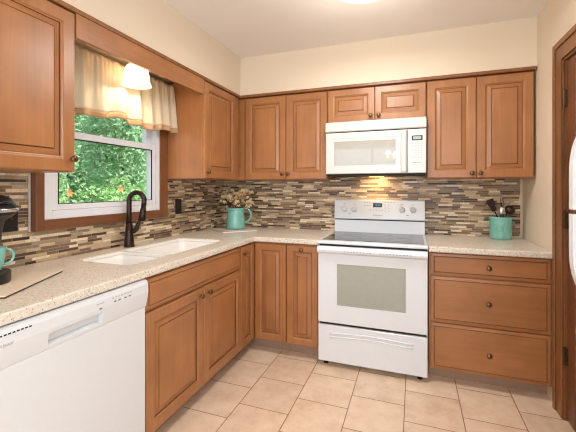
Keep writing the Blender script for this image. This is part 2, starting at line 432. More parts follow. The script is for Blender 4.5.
def rect_frame(x0, x1, y0, y1, z0, z1, wy, wb, wt):
    b = B(); box(b, x0, x1, y0, y0+wy, z0, z1); box(b, x0, x1, y1-wy, y1, z0, z1); box(b, x0, x1, y0+wy, y1-wy, z0, z0+wb); box(b, x0, x1, y0+wy, y1-wy, z1-wt, z1); return b
ya, yb = WY0+.046, WY1-.036
lo = wpart('lower_sash', rect_frame(-.028, .010, ya, yb, 1.181, 1.620, .036, .032, .040), M['vinyl'], bevel=.003)
wpart('window_pane', bx(-.008, -.004, ya+.036, yb-.036, 1.213, 1.580), M['glass'], lo)
up = wpart('upper_sash', rect_frame(-.068, -.032, ya, yb, 1.584, 1.984, .05, .04, .04), M['vinyl'], bevel=.003)
wpart('window_pane', bx(-.052, -.048, ya+.05, yb-.05, 1.624, 1.944), M['glass'], up)
b = B()
for y0, y1 in ((ya+.036, ya+.041), (yb-.041, yb-.036)): box(b, .003, .0105, y0, y1, 1.213, 1.580)
box(b, .003, .0105, ya+.041, yb-.041, 1.574, 1.580); box(b, .003, .0105, ya+.041, yb-.041, 1.213, 1.216)
wpart('black_glazing_gasket', b, M['gap'], lo)
c0, c1, cz0, cz1 = -1.924, -.918, 1.078, 2.10
bm = B(); box(bm, XL+.001, .024, c0, WY0, cz0, cz1); box(bm, XL+.001, .024, WY1, c1, cz0, cz1)
struct(wpart('side_casing', bm, M['window_wood'], w1, .003))
bm = B(); box(bm, XL+.001, .024, WY0, WY1, cz0, WZ0); box(bm, XL+.001, .024, WY0, WY1, WZ1, cz1)
struct(wpart('cross_casing', bm, M['window_wood_y'], w1, .003))

# door in the right wall
d1 = struct(link('door_1', (lambda b: (box(b, XR-.010, XR, DY1-.0, DY1+.112, 0, DZ+.112), box(b, XR-.010, XR, DY0-.112, DY0, 0, DZ+.112), box(b, XR-.010, XR, DY0, DY1, DZ, DZ+.112),
      box(b, XR-.018, XR-.010, DY1+.078, DY1+.112, 0, DZ+.112), box(b, XR-.018, XR-.010, DY0-.112, DY1+.078, DZ+.078, DZ+.112), box(b, XR-.018, XR-.010, DY0-.112, DY0-.078, 0, DZ+.078),
      box(b, XR, XR+.12, DY1-.012, DY1, 0, DZ), box(b, XR, XR+.12, DY0, DY0+.012, 0, DZ), box(b, XR, XR+.12, DY0+.012, DY1-.012, DZ-.012, DZ), b)[-1])(B()), M['casing_wood'], bevel=.004))
def dpart(name, bm, mat, parent=d1, bevel=0):
    bmesh.ops.recalc_face_normals(bm, faces=bm.faces); bmesh.ops.translate(bm, verts=bm.verts, vec=-d1.location)
    me = bpy.data.meshes.new(name); bm.to_mesh(me); bm.free()
    for m in (mat if isinstance(mat, list) else [mat]): me.materials.append(m)
    o = bpy.data.objects.new(name, me); COL.objects.link(o); o.parent = parent
    if bevel:
        b = o.modifiers.new('bevel', 'BEVEL'); b.width = bevel; b.segments = 2; b.limit_method = 'ANGLE'
    return o
sy0, sy1 = DY0+.015, DY1-.015
bm = B(); pu0, pu1 = sy0+.105, sy1-.105; mid = (pu0+pu1)/2
rows = [(.24,.82),(.98,1.60),(1.72,1.92)]
Pd = lambda u, v, d: Vector((XR+.045-d, u, v))
box(bm, XR+.012, XR+.05, sy0, pu0, .008, DZ-.015); box(bm, XR+.012, XR+.05, pu1, sy1, .008, DZ-.015); box(bm, XR+.012, XR+.05, mid-.05, mid+.05, .008, DZ-.015)
zz = [.008]+[q for r in rows for q in r]+[DZ-.015]
for k in range(0, len(zz), 2):
    for q0, q1 in ((pu0, mid-.05), (mid+.05, pu1)): box(bm, XR+.012, XR+.05, q0, q1, zz[k], zz[k+1])
slab = dpart('door_slab', bm, M['dark_wood'], bevel=.006)
for r in rows:
    for q0, q1 in ((pu0, mid-.05), (mid+.05, pu1)):
        dpart('raised_panel', rings_mesh(B(), Pd, q0, q1, r[0], r[1], [(0,0),(0,.006),(.012,.008),(.04,.024),(.044,.025)]), M['dark_wood'], slab)
for z in (.36, 1.12, 1.80):
    bm = B(); box(bm, XR-.002, XR+.012, sy1-.016, DY1, z-.045, z+.045); lathe(bm, [(.008,z-.047),(.008,z+.047)], (XR+.001, DY1-.013, 0), n=12); lathe(bm, [(.005,z+.047),(.006,z+.053),(.002,z+.057)], (XR+.001, DY1-.013, 0), n=12)
    dpart('hinge', bm, M['hinge'])
bm = B(); lathe(bm, [(.028,0),(.028,.006),(.010,.010),(.010,.03),(.026,.04),(.028,.055),(.018,.064)], (0,0,0), 'x', 20)
bmesh.ops.scale(bm, verts=bm.verts, vec=(-1,1,1)); bmesh.ops.translate(bm, verts=bm.verts, vec=(XR+.012, sy0+.06, .95)); dpart('door_knob', bm, M['brass'])

# cove strip along the top of the cabinets
bm = B(); prism(bm, [(.30,-2.95),(.358,-2.95),(.358,-.350),(2.602,-.350),(2.602,-.30),(.30,-.30)], 2.108, ZS-.0005)
struct(link('trim_2', bm, M['casing_wood'], bevel=.003))

# ------------------------------------------------------------------ base cabinets
CB = .605      # carcass face; doors stand on it
def carcass(root, poly, z0, z1): return link('cabinet_body', prism(B(), poly, z0, z1), M['wood'], root, bevel=.001)
KZ = .10
# corner cabinet with an L plan
t = thing('corner_base_cabinet', 'maple corner base cabinet whose two tall doors meet in the inner corner', 'cabinet', (.3,-.3,0))
carcass(t, [(XL+.001,-.007),(.893,-.007),(.893,-CB),(CB,-CB),(CB,-.848),(XL+.001,-.848)], KZ, .874)
link('toe_kick', prism(B(), [(XL+.002,-.01),(.892,-.01),(.892,-.525),(.525,-.525),(.525,-.847),(XL+.002,-.847)], 0, KZ), M['kick'], t)
door(t, 'left', CB, -.845, -.628, .105, .862, .05, (-.826, .812))
door(t, 'back', -CB, .628, .890, .105, .862, .05)
# narrow cabinet left of the range
t = thing('narrow_base_cabinet', 'narrow maple cabinet with top knob between the corner doors and the range', 'cabinet', (1.02,-.3,0))
carcass(t, [(.8945,-.007),(1.1495,-.007),(1.1495,-CB),(.8945,-CB)], KZ, .874)
link('toe_kick', bx(.8945, 1.1495, -.525, -.01, 0, KZ), M['kick'], t)
door(t, 'back', -CB, .897, 1.146, .105, .862, .048, (1.019, .833))
# sink base
t = thing('sink_base_cabinet', 'maple sink cabinet with two doors below a long false drawer front', 'cabinet', (.3,-1.34,0))
link('cabinet_body', (lambda b: (box(b, XL+.001, CB, -1.8225, -1.8095, KZ, .874), box(b, XL+.001, CB, -.8625, -.8495, KZ, .874), box(b, XL+.001, CB, -1.8095, -.8625, KZ, .12), box(b, CB-.02, CB, -1.8095, -.8625, .12, .874), b)[-1])(B()), M['wood'], t)
link('toe_kick', bx(.3, .525, -1.8225, -.85, 0, KZ), M['kick'], t)
drawer(t, 'left', CB, -1.8195, -.853, .712, .862, None, 'false_drawer_front')
door(t, 'left', CB, -1.8195, -1.335, .105, .698, .056, (-1.378, .660))
door(t, 'left', CB, -1.331, -.853, .105, .698, .056, (-1.290, .660))
# end cabinet beyond the dishwasher
t = thing('end_base_cabinet', 'maple end cabinet on the far side of the dishwasher', 'cabinet', (.3,-2.73,0))
carcass(t, [(XL+.001,-2.96),(CB,-2.96),(CB,-2.522),(XL+.001,-2.522)], KZ, .874)
link('toe_kick', bx(XL+.002, .525, -2.959, -2.523, 0, KZ), M['kick'], t)
door(t, 'left', CB, -2.957, -2.526, .105, .862, .056, (-2.92, .8))
# three drawer base
t = thing('drawer_base_cabinet', 'maple base cabinet with three drawers right of the range', 'cabinet', (2.26,-.3,0))
carcass(t, [(1.9145,-.007),(2.6075,-.007),(2.6075,-CB),(1.9145,-CB)], .088, .874)
link('toe_kick', bx(1.9145, 2.6075, -.525, -.01, 0, .088), M['kick'], t)
drawer(t, 'back', -CB, 1.926, 2.602, .721, .866, (2.267, .790), 'drawer')
drawer(t, 'back', -CB, 1.926, 2.602, .409, .711, (2.267, .562), 'drawer')
drawer(t, 'back', -CB, 1.926, 2.602, .096, .399, (2.270, .236), 'drawer')

# ------------------------------------------------------------------ worktops
def slab_mesh(outline, holes, z0, z1):
    bm = B()
    for loop in [outline]+holes:
        vs = [bm.verts.new((x,y,z1)) for x,y in loop]
        for i in range(len(vs)): bm.edges.new((vs[i], vs[(i+1) % len(vs)]))
    bmesh.ops.triangle_fill(bm, edges=bm.edges[:], use_beauty=True)
    r = bmesh.ops.extrude_face_region(bm, geom=bm.faces[:])
    bmesh.ops.translate(bm, verts=[v for v in r['geom'] if isinstance(v, bmesh.types.BMVert)], vec=(0,0,z0-z1))
    return bm
def rrect(x0, x1, y0, y1, r, n=5):
    out = []
    for cx, cy, a0 in ((x1-r,y1-r,0),(x0+r,y1-r,90),(x0+r,y0+r,180),(x1-r,y0+r,270)):
        for i in range(n+1):
            a = math.radians(a0+90*i/n); out.append((cx+r*math.cos(a), cy+r*math.sin(a)))
    return out
ZT = .914
SX0, SX1, SY0, SY1 = .115, .490, -1.775, -.880
inner = [(.635+.02*(1-math.sin(math.radians(a))), -.635-.02*(1-math.cos(math.radians(a)))) for a in (0,30,60,90)]
outl = [(XL+.007,-.007),(1.1505,-.007),(1.1505,-.635)]+inner+[(.635,-2.98),(XL+.007,-2.98)]
top = link('l_shaped_worktop', slab_mesh(outl, [rrect(SX0, SX1, SY0, SY1, .05)], ZT-.038, ZT), M['counter'], bevel=.007, seg=3)
tag(top, 'speckled cream L shaped worktop running from sink to range', 'countertop')
top = link('short_worktop', slab_mesh([(1.9125,-.007),(2.609,-.007),(2.609,-.655),(1.9125,-.655)], [], ZT-.038, ZT), M['counter'], bevel=.007, seg=3)
tag(top, 'speckled cream short worktop above the three drawers', 'countertop')

# sink: two bowls under the cut-out
t = thing('double_sink', 'white undermount double bowl sink set in the worktop', 'sink', (.30,-1.33,.70))
DV = -1.47
gx = .0015; hx0, hx1, hy0, hy1 = SX0+gx, SX1-gx, SY0+gx, SY1-gx
b0 = (hx0+.008, hx1-.008, hy0+.008, DV-.011); b1 = (hx0+.008, hx1-.008, DV+.011, hy1-.008)
rim = slab_mesh(rrect(hx0, hx1, hy0, hy1, .048), [rrect(*b0, .042), rrect(*b1, .042)], ZT-.022, ZT-.004)
link('rim', rim, M['sink'], t, bevel=.003)
def bowl(x0, x1, y0, y1):
    bm = B(); zt = ZT-.0225
    seq = [[bm.verts.new((x,y,z)) for x,y in rrect(x0+s, x1-s, y0+s, y1-s, max(.012, .042-s*.3))] for s, z in ((-.006,.705),(-.006,zt),(.0005,zt),(.006,zt-.03),(.014,.745),(.03,.724),(.06,.718))]
    n = len(seq[0])
    for a, b in zip(seq, seq[1:]):
        for i in range(n): bm.faces.new((a[i], a[(i+1) % n], b[(i+1) % n], b[i]))
    bm.faces.new(seq[-1]); bm.faces.new(seq[0]); return bm
link('bowl', bowl(*b0), M['sink'], t, True)
link('bowl', bowl(*b1), M['sink'], t, True)
for y in ((SY0+DV)/2, (DV+SY1)/2):
    bm = B(); lathe(bm, [(.042,.7185),(.042,.722),(.034,.7225),(.03,.7195),(.001,.7195)], ((SX0+SX1)/2, y, 0), n=24); link('drain', bm, M['steel'], t, True)

# faucet
FX, FY = .058, -1.345
t = thing('kitchen_faucet', 'dark bronze gooseneck pull-down faucet behind the sink', 'faucet', (FX, FY, ZT))
link('base', lathe(B(), [(.034,ZT),(.034,ZT+.008),(.031,ZT+.012),(.028,ZT+.055),(.024,ZT+.10),(.0195,ZT+.16)], (FX,FY,0)), M['bronze'], t, True)
ax = Vector((math.cos(math.radians(14)), math.sin(math.radians(14)), 0)); o = Vector((FX,FY,0)); R = .052
pts = [o+Vector((0,0,ZT+.16)), o+Vector((0,0,ZT+.22)), o+Vector((0,0,ZT+.305))]
for i in range(1, 13):
    a = PI-PI*1.08*i/12; pts.append(o+ax*(R+R*math.cos(a))+Vector((0,0,ZT+.305+R*math.sin(a))))
end = pts[-1]; dirn = (pts[-1]-pts[-2]).normalized(); pts.append(end+dirn*.035)
link('spout', tube(B(), pts, [.0185]+[.0160]*(len(pts)-1), 16), M['bronze'], t, True)
q = pts[-1]
link('spray_head', tube(B(), [q-dirn*.002, q+dirn*.01, q+dirn*.04, q+dirn*.078, q+dirn*.086], [.016,.0185,.021,.024,.019], 18), M['bronze'], t, True)
side = Vector((.6,.25,0)).normalized()
h0 = o+Vector((0,0,ZT+.105))
link('handle', tube(B(), [h0+side*.012, h0+side*.034, h0+side*.048+Vector((0,0,.012)), h0+side*.062+Vector((0,0,.05)), h0+side*.070+Vector((0,0,.085))], [.019,.018,.015,.011,.008], 14), M['bronze'], t, True)

# ------------------------------------------------------------------ upper cabinets
UB = 1.372; UT = 2.107
def upper(name, label, loc, x0, x1, y0, y1, zb=UB):
    t = thing(name, label, 'cabinet', loc)
    link('cabinet_body', bx(x0, x1, y0, y1, zb, UT), M['wood'], t, bevel=.0015); return t
UF = .335   # left run face
t = upper('wall_cabinet', 'large maple wall cabinet left of the window, cut by the frame', (.15,-2.42,UB), XL+.007, UF, -2.88, -1.968)
door(t, 'left', UF, -2.42, -1.972, UB+.004, UT-.008, .058, (-1.992, UB+.060))
door(t, 'left', UF, -2.876, -2.424, UB+.004, UT-.008, .058, (-2.85, UB+.060))
t = upper('wall_cabinet', 'single door maple wall cabinet between window and corner', (.15,-.64,UB), XL+.007, UF, -.917, -.345)
link('side_panel', bx(.026, UF-.002, -.9185, -.9172, UB+.002, UT-.112), M['wood'], t)
door(t, 'left', UF, -.912, -.437, UB+.004, UT-.008, .056, (-.884, UB+.050))
t = upper('wall_cabinet', 'two door maple wall cabinet on the back wall above the teal pitcher', (.75,-.16,UB), XL+.007, 1.1475, -.33+.018, -.0065)
door(t, 'back', -.312, .397, .780, UB+.004, UT-.008, .056, (.754, UB+.050))
door(t, 'back', -.312, .784, 1.1445, UB+.004, UT-.008, .056, (.808, UB+.050))
t = upper('wall_cabinet', 'short two door maple wall cabinet above the microwave', (1.53,-.16,1.83), 1.1505, 1.9085, -.312, -.0065, 1.830)
door(t, 'back', -.312, 1.1535, 1.5275, 1.836, UT-.008, .050, (1.499, 1.872))
door(t, 'back', -.312, 1.5315, 1.9055, 1.836, UT-.008, .050, (1.560, 1.872))
t = upper('wall_cabinet', 'tall two door maple wall cabinet right of the microwave', (2.25,-.16,UB), 1.9115, 2.597, -.312, -.0065)
door(t, 'back', -.312, 1.914, 2.241, UB+.004, UT-.008, .056, (2.214, UB+.036))
door(t, 'back', -.312, 2.245, 2.593, UB+.004, UT-.008, .056, (2.268, UB+.036))
tag(link('valance_board', bx(UF, UF+.02, -1.966, -.919, 1.995, 2.107), M['wood_y'], bevel=.002), 'maple valance board bridging the cabinets above the sink window', 'valance')

# ------------------------------------------------------------------ range
RX0, RX1 = 1.1535, 1.9085; RC = (RX0+RX1)/2
t = thing('electric_range', 'white freestanding electric range with black glass cooktop', 'stove', (RC,-.33,0))
Pr = facing('back', 0)
link('body', bx(RX0, RX1, -.625, -.012, .035, .893), M['white'], t, bevel=.003)
bm = B(); prism(bm, [(-.012,.894),(-.664,.894),(-.672,.898),(-.672,.909),(-.664,.916),(-.012,.916)], RX0-.001, RX1+.001, 'x')
link('cooktop_frame', bm, M['white'], t)
ck = link('cooktop', bx(RX0+.022, RX1-.020, -.605, -.095, .9155, .9185), M['cooktop'], t, bevel=.001)
for x, y, r in ((1.34,-.45,.10),(1.72,-.46,.085),(1.34,-.21,.075),(1.72,-.22,.10)):
    b = B(); lathe(b, [(r,.9186),(r,.9189),(r-.004,.9189),(r-.004,.9186)], (x,y,0), n=40, cap=False); link('burner_ring', b, M['ring'], ck)
# back guard
bm = B(); prism(bm, [(-.012,.917),(-.088,.917),(-.084,1.022),(-.012,1.022)], RX0+.004, RX1-.004, 'x'); link('backguard', bm, M['white'], t, bevel=.002)
link('dark_gap_strip', bx(RX0+.008, RX1-.008, -.070, -.014, 1.0225, 1.0305), M['gap'], t)
bm = B(); prism(bm, [(-.012,1.031),(-.096,1.031),(-.098,1.04),(-.078,1.192),(-.066,1.200),(-.012,1.200)], RX0+.003, RX1-.003, 'x')
cp = link('control_panel', bm, M['white'], t, bevel=.003)
sl = .02/.152
def Pc(u, v, d): return Vector((u, -.098+(v-1.04)*sl-d, v))
for x in (1.245,1.330,1.727,1.813):
    b = B(); prof = [(.027,0),(.027,.004),(.021,.006),(.0195,.02),(.017,.023)]; rr = []
    for r, h in prof: rr.append([b.verts.new(Pc(x+r*math.cos(2*PI*i/24), 1.118+r*math.sin(2*PI*i/24), h)) for i in range(24)])
    for p0, p1 in zip(rr, rr[1:]):
        for i in range(24): b.faces.new((p0[i], p0[(i+1) % 24], p1[(i+1) % 24], p1[i]))
    b.faces.new(rr[0]); b.faces.new(rr[-1])
    for f in (0,):
        vs = [b.verts.new(Pc(x+du, 1.118+dv, dd)) for dd in (.0232,.029) for du, dv in ((-.004,-.017),(.004,-.017),(.004,.017),(-.004,.017))]
        for q in ((4,5,6,7),(0,1,5,4),(1,2,6,5),(2,3,7,6),(3,0,4,7),(0,1,2,3)): b.faces.new([vs[k] for k in q])
    link('knob', b, M['white2'], cp)
def plate(P, u0, u1, v0, v1, d0, d1):
    b = B(); vs = [b.verts.new(P(u,v,d)) for d in (d0,d1) for u,v in ((u0,v0),(u1,v0),(u1,v1),(u0,v1))]
    for q in ((4,5,6,7),(0,1,5,4),(1,2,6,5),(2,3,7,6),(3,0,4,7),(0,1,2,3)): b.faces.new([vs[k] for k in q])
    return b
link('display', plate(Pc, 1.490, 1.566, 1.136, 1.172, -.001, .0012), M['black'], cp)
text('display_digits', '12:00', .022, Pc, M['display'], cp, 1.503, 1.146, .0014)
def marks(P, spots, w, h, mat, parent, d0, d1, name='printed_mark'):
    for u, v in spots: link(name, plate(P, u-w/2, u+w/2, v-h/2, v+h/2, d0, d1), mat, parent)
sp = [(1.42+.022*i, 1.178) for i in range(3)]+[(1.59+.024*i, 1.178) for i in range(4)]+[(1.425+.02*i, 1.15) for i in range(3)]+[(1.59+.03*i, y) for i in range(2) for y in (1.155,1.13,1.105)]+[(1.47+.024*i, 1.112) for i in range(5)]
marks(Pc, sp, .014, .006, M['lt_mark'], cp, -.0005, .0008)
marks(Pc, [(x, 1.160) for x in (1.245,1.330,1.727,1.813)]+[(x, 1.074) for x in (1.29,1.77)], .022, .004, M['grey_mark'], cp, -.0005, .0008)
text('logo_lettering', 'Whirlpool', .019, Pc, M['grey_mark'], cp, 1.487, 1.062, .0004, True)
marks(lambda u, v, d: Vector((u, -.087+(v-.92)*.038-d, v)), [(1.812,.990),(1.832,.990),(1.852,.990)], .016, .006, M['grey_mark'], t, -.0004, .0008)
# oven door
link('vent_gap', bx(RX0+.012, RX1-.004, -.648, -.626, .8795, .8935), M['gap'], t)
bm = B()
Pf = facing('back', -.630)
od = link('oven_door', rings_mesh(B(), Pf, RX0+.003, RX1-.003, .322, .862, [(0,0),(0,.026),(.004,.030),(.01,.030)]), M['white'], t)
bm = rings_mesh(B(), Pf, 1.298, 1.768, .455, .752, [(0,.028),(0,.0315),(.006,.0315),(.008,.0305)])
link('oven_window', bm, M['oven_glass'], od)
# full width handle lip with vent slots
n = 24; bm = B(); prof = [(-.628,.8790),(-.676,.8790),(-.688,.868),(-.692,.852),(-.688,.836),(-.676,.828),(-.6605,.822)]
prism(bm, prof, RX0+.002, RX1-.002, 'x'); hd = link('door_handle', bm, M['white'], od, bevel=.003)
marks(lambda u, v, d: Vector((u, -.6905-d, v)), [(1.36+.022*i, .8495) for i in range(21) if i not in (9,10)], .014, .0035, M['grey_mark'], hd, -.001, .0016, 'vent_slot')
# storage drawer
link('gap_strip', bx(RX0+.010, RX1-.010, -.640, -.626, .304, .321), M['gap'], t)
dw = link('storage_drawer', rings_mesh(B(), Pf, RX0+.003, RX1-.003, .036, .303, [(0,0),(0,.022),(.005,.028),(.012,.028)]), M['white'], t)
bm = B(); tube(bm, [(RX0+.09+.575*i/16, -.6575, .258-.0018*abs(i-8)**1.5*.35) for i in range(17)], .006, 8); link('finger_ridge', bm, M['white'], dw, True)
bm = B(); tube(bm, [(RX0+.09+.575*i/16, -.6575, .232-.0018*abs(i-8)**1.5*.35) for i in range(17)], .005, 8); link('finger_ridge', bm, M['white'], dw, True)
for x in (RX0+.05, RX1-.05):
    for y in (-.60, -.06): link('foot', lathe(B(), [(.018,0),(.018,.012),(.01,.014),(.01,.036)], (x,y,0), n=14), M['rubber'], t)

# ------------------------------------------------------------------ microwave
t = thing('microwave_oven', 'white over-the-range microwave under the short cabinet', 'microwave', (1.53,-.2,1.408))
MX0, MX1 = 1.1525, 1.9065
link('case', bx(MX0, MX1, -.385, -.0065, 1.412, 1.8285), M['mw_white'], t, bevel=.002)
Pm = facing('back', -.3855)
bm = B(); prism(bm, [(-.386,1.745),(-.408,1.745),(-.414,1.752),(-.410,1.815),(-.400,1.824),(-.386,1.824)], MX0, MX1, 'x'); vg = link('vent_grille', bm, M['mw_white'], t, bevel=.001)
link('seam', bx(MX0+.003, MX1-.003, -.398, -.386, 1.737, 1.7445), M['gap'], t)
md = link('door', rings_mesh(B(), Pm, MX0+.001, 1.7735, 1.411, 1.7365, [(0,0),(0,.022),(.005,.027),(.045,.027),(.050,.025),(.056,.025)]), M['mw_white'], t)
link('door_window', rings_mesh(B(), Pm, 1.222, 1.692, 1.478, 1.668, [(0,.0235),(0,.0262),(.004,.0262),(.006,.0255)]), M['mw_glass'], md)
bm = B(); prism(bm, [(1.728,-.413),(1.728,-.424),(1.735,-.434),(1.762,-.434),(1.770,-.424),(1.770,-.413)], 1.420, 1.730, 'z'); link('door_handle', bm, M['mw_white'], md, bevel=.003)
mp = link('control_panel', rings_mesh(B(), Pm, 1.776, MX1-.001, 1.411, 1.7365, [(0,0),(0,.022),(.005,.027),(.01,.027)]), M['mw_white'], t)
link('display', plate(Pm, 1.805, 1.880, 1.652, 1.688, .026, .0283), M['black'], mp)
link('display_window', plate(Pm, 1.815, 1.870, 1.660, 1.681, .0283, .0287), M['display_g'], mp)
marks(Pm, [(1.812+.0205*i, 1.63-.0175*j) for i in range(4) for j in range(7)], .014, .007, M['lt_mark'], mp, .0265, .0276, 'button')
marks(Pm, [(1.815,1.490),(1.829,1.490),(1.843,1.490),(1.857,1.490),(1.871,1.490)], .011, .005, M['grey_mark'], mp, .0265, .0276)
bt = link('bottom_grille', bx(MX0+.006, MX1-.006, -.380, -.012, 1.3985, 1.4118), M['gap'], t)
link('task_lamp', bx(1.46, 1.58, -.12, -.07, 1.3955, 1.3984), emit('lit_lamp_lens', (255,200,130), 4), bt)
lamp('microwave_light', 'AREA', (1.52,-.10,1.392), 1.6, (1,.62,.28), .10, (math.radians(22),0,0))

# ------------------------------------------------------------------ dishwasher
t = thing('dishwasher', 'white built-in dishwasher under the left worktop', 'dishwasher', (.3,-2.13,0))
DW0, DW1 = -2.515, -1.826
link('tub', bx(.04, .595, DW0+.002, DW1-.002, .10, .872), M['white2'], t)
link('toe_kick', bx(.08, .545, DW0+.004, DW1-.004, 0, .10), M['black'], t)
Pw = facing('left', .5955)
link('door_panel', rings_mesh(B(), Pw, DW0+.002, DW1-.003, .115, .742, [(0,0),(0,.030),(.004,.034),(.01,.034)]), M['white2'], t)
up_ = [(.644,.815),(.642,.850),(.636,.864),(.624,.870),(.596,.870)]
full = [(.596,.7435),(.630,.7435),(.633,.757),(.640,.790)]+up_
pocket = [(.596,.7435),(.630,.7435),(.632,.755),(.629,.757),(.612,.764),(.612,.794),(.638,.799),(.6415,.801)]+up_
bm = B(); PK0, PK1 = -2.300, -2.080
for q, y0, y1 in ((full, DW0+.001, PK0), (pocket, PK0, PK1), (full, PK1, DW1-.001)): prism(bm, q, y0, y1, 'y')
con = link('control_console', bm, M['white2'], t)
def Pk(u, v, d): return Vector((.6435+d-(max(0, v-.815)*.055)-(max(0, .815-v)*.16), u, v))
link('pocket_handle', bx(.6122, .6150, PK0+.004, PK1-.004, .766, .792), M['white2'], con)
marks(Pk, [(-2.425+.0125*i, .849) for i in range(-6,6)], .008, .0045, M['gap'], con, -.001, .0012, 'vent_slot')
text('logo_lettering', 'Whirlpool', .0145, Pk, M['grey_mark'], con, -2.478, .814, .0003, True)
marks(Pk, [(-2.105+.013*i, .838) for i in range(3)]+[(-2.03+.016*i, .842) for i in range(7)], .010, .004, M['lt_mark'], con, -.001, .0011, 'printed_word')
marks(Pk, [(-2.092,.818),(-2.02,.826),(-1.997,.826),(-1.965,.826),(-1.940,.826)], .012, .006, M['grey_mark'], con, -.001, .0011, 'button')

# ------------------------------------------------------------------ refrigerator in the alcove (only its handles reach into the frame)
t = thing('refrigerator', 'white top freezer refrigerator whose curved handles enter at the right edge', 'fridge', (2.75,-2.1,0))
FY0, FY1 = -2.48, -1.715
link('case', bx(2.44, 3.15, FY0, FY1, .02, 1.70), M['white'], t, bevel=.004)
link('base_grille', bx(2.435, 2.44, FY0+.02, FY1-.02, .02, .10), M['black'], t)
for nm, z0, z1, ha, hb in (('freezer_door',1.226,1.70,1.228,1.515),('fridge_door',.11,1.217,.93,1.213)):
    d = link(nm, bx(2.375, 2.438, FY0, FY1, z0, z1), M['white'], t, bevel=.012)
    up_ = nm == 'freezer_door'
    out = []
    N = 14
    for i in range(N+1):
        s = i/N; zz_ = ha+(hb-ha)*s
        k = s if up_ else 1-s          # 0 at the split between the doors
        dep = .060*min(1, math.sqrt(max(0, 1-(max(0, k-.45)/.55)**2)))
        out.append((2.374-dep-.001, zz_))
    poly = out+[(2.374, hb), (2.374, ha)] if True else out
    bm = B(); prism(bm, poly, FY1-.032, FY1-.001, 'y'); link('handle', bm, M['white'], d, bevel=.004)

# ------------------------------------------------------------------ curtain and rod
t = thing('curtain_rod', 'thin brass curtain rod across the top of the sink window', 'curtain rod', (.085,-1.43,2.049))
link('rod', tube(B(), [(.085,-1.935,2.049),(.085,-.935,2.049)], .005, 10), M['brass'], t, True)
for y, s in ((-1.94,-1),(-.937,1)):
    link('finial', tube(B(), [(.085,y,2.049),(.085,y+s*.006,2.049),(.085,y+s*.012,2.049)], [.009,.010,.004], 10), M['brass'], t, True)
for y in (-1.92,-.955): link('bracket', tube(B(), [(.0245,y,2.049),(.081,y,2.049)], .004, 8), M['brass'], t, True)
def curtain_mesh(zfun0, zfun1, nz, ny=260, off=0):
    bm = B(); rng = random.Random(4); rows_ = []
    y0, y1 = -1.925, -.945
    for j in range(nz+1):
        s = j/nz; row = []
        for i in range(ny+1):
            f = i/ny; z0 = zfun0(f); z1 = zfun1(f); z = z0+(z1-z0)*s
            drop = max(0, min(1, (2.072-z)/.35))
            y = y0+(y1-y0)*f + (f-.5)*.03*drop
            a = .0035+.022*drop**.8
            w = a*math.sin(2*PI*(9*f+.35*math.sin(7*f)))*(.75+.25*math.sin(11*f+1)) + .0025*math.sin(2*PI*31*f)*(1-drop)
            row.append(bm.verts.new((.100+w+.010*drop+off, y, z)))
        rows_.append(row)
    for a, b in zip(rows_, rows_[1:]):
        for i in range(ny): bm.faces.new((a[i], a[i+1], b[i+1], b[i]))
    return bm
def hemz(f): return 1.712+.012*math.sin(2*PI*(2.1*f+.3))+.006*math.sin(2*PI*(5*f))
t = thing('valance_curtain', 'cream gathered valance curtain with tan hem over the sink window', 'curtain', (.09,-1.43,1.7))
cl = link('cloth', curtain_mesh(lambda f: 2.070+.004*math.sin(60*f)+.003*math.sin(117*f), lambda f: hemz(f)+.036, 22), M['curtain'], t, True)
hm = link('hem_band', curtain_mesh(lambda f: hemz(f)+.036, lambda f: hemz(f), 3), M['hem'], t, True)
for q in (cl, hm):
    so = q.modifiers.new('thick', 'SOLIDIFY'); so.thickness = .0012; so.offset = 0

# ------------------------------------------------------------------ lamps
t = thing('pendant_light', 'lit bell shaped glass light hanging above the sink', 'light', (.216,-1.447,ZS))
link('canopy', lathe(B(), [(.055,ZS-.0005),(.055,ZS-.012),(.02,ZS-.022)], (.216,-1.447,0), n=24), M['brass'], t, True)
link('stem', lathe(B(), [(.008,ZS-.02),(.008,2.075)], (.216,-1.447,0), n=12), M['brass'], t, True)
prof = [(.012,2.062),(.036,2.058),(.056,2.046),(.067,2.024),(.072,1.997),(.074,1.97),(.080,1.945),(.088,1.930)]
bm = lathe(B(), prof+[(r-.003,z) for r,z in prof[::-1]], (.216,-1.447,0), n=36, cap=False)
link('glass_shade', bm, M['shade_glass'], t, True)
link('bulb', lathe(B(), [(.004,2.05),(.014,2.045),(.022,2.01),(.020,1.985),(.008,1.97)], (.216,-1.447,0), n=16), M['bulb'], t, True)
lamp('pendant_glow', 'POINT', (.216,-1.447,1.985), 17, (1,.76,.50), .03)

CX, CY = 1.555, -1.165
t = thing('ceiling_light', 'round flush ceiling light with white glass at the top edge', 'light', (CX,CY,ZC))
link('ring', lathe(B(), [(.19,ZC-.0005),(.195,ZC-.012),(.192,ZC-.028),(.18,ZC-.03)], (CX,CY,0), n=48), M['brass'], t, True)
link('glass_bowl', lathe(B(), [(.178,ZC-.030),(.170,ZC-.044),(.145,ZC-.058),(.10,ZC-.070),(.05,ZC-.076),(.01,ZC-.078)], (CX,CY,0), n=48), M['dome_glass'], t, True)
link('finial', lathe(B(), [(.012,ZC-.077),(.010,ZC-.084),(.004,ZC-.088)], (CX,CY,0), n=16), M['brass'], t, True)
lamp('ceiling_glow', 'AREA', (CX,CY,ZC-.115), 17, (1,.98,.95), .34)
lamp('ceiling_halo', 'POINT', (CX,CY,ZC-.30), 7, (1,.93,.84), .10)

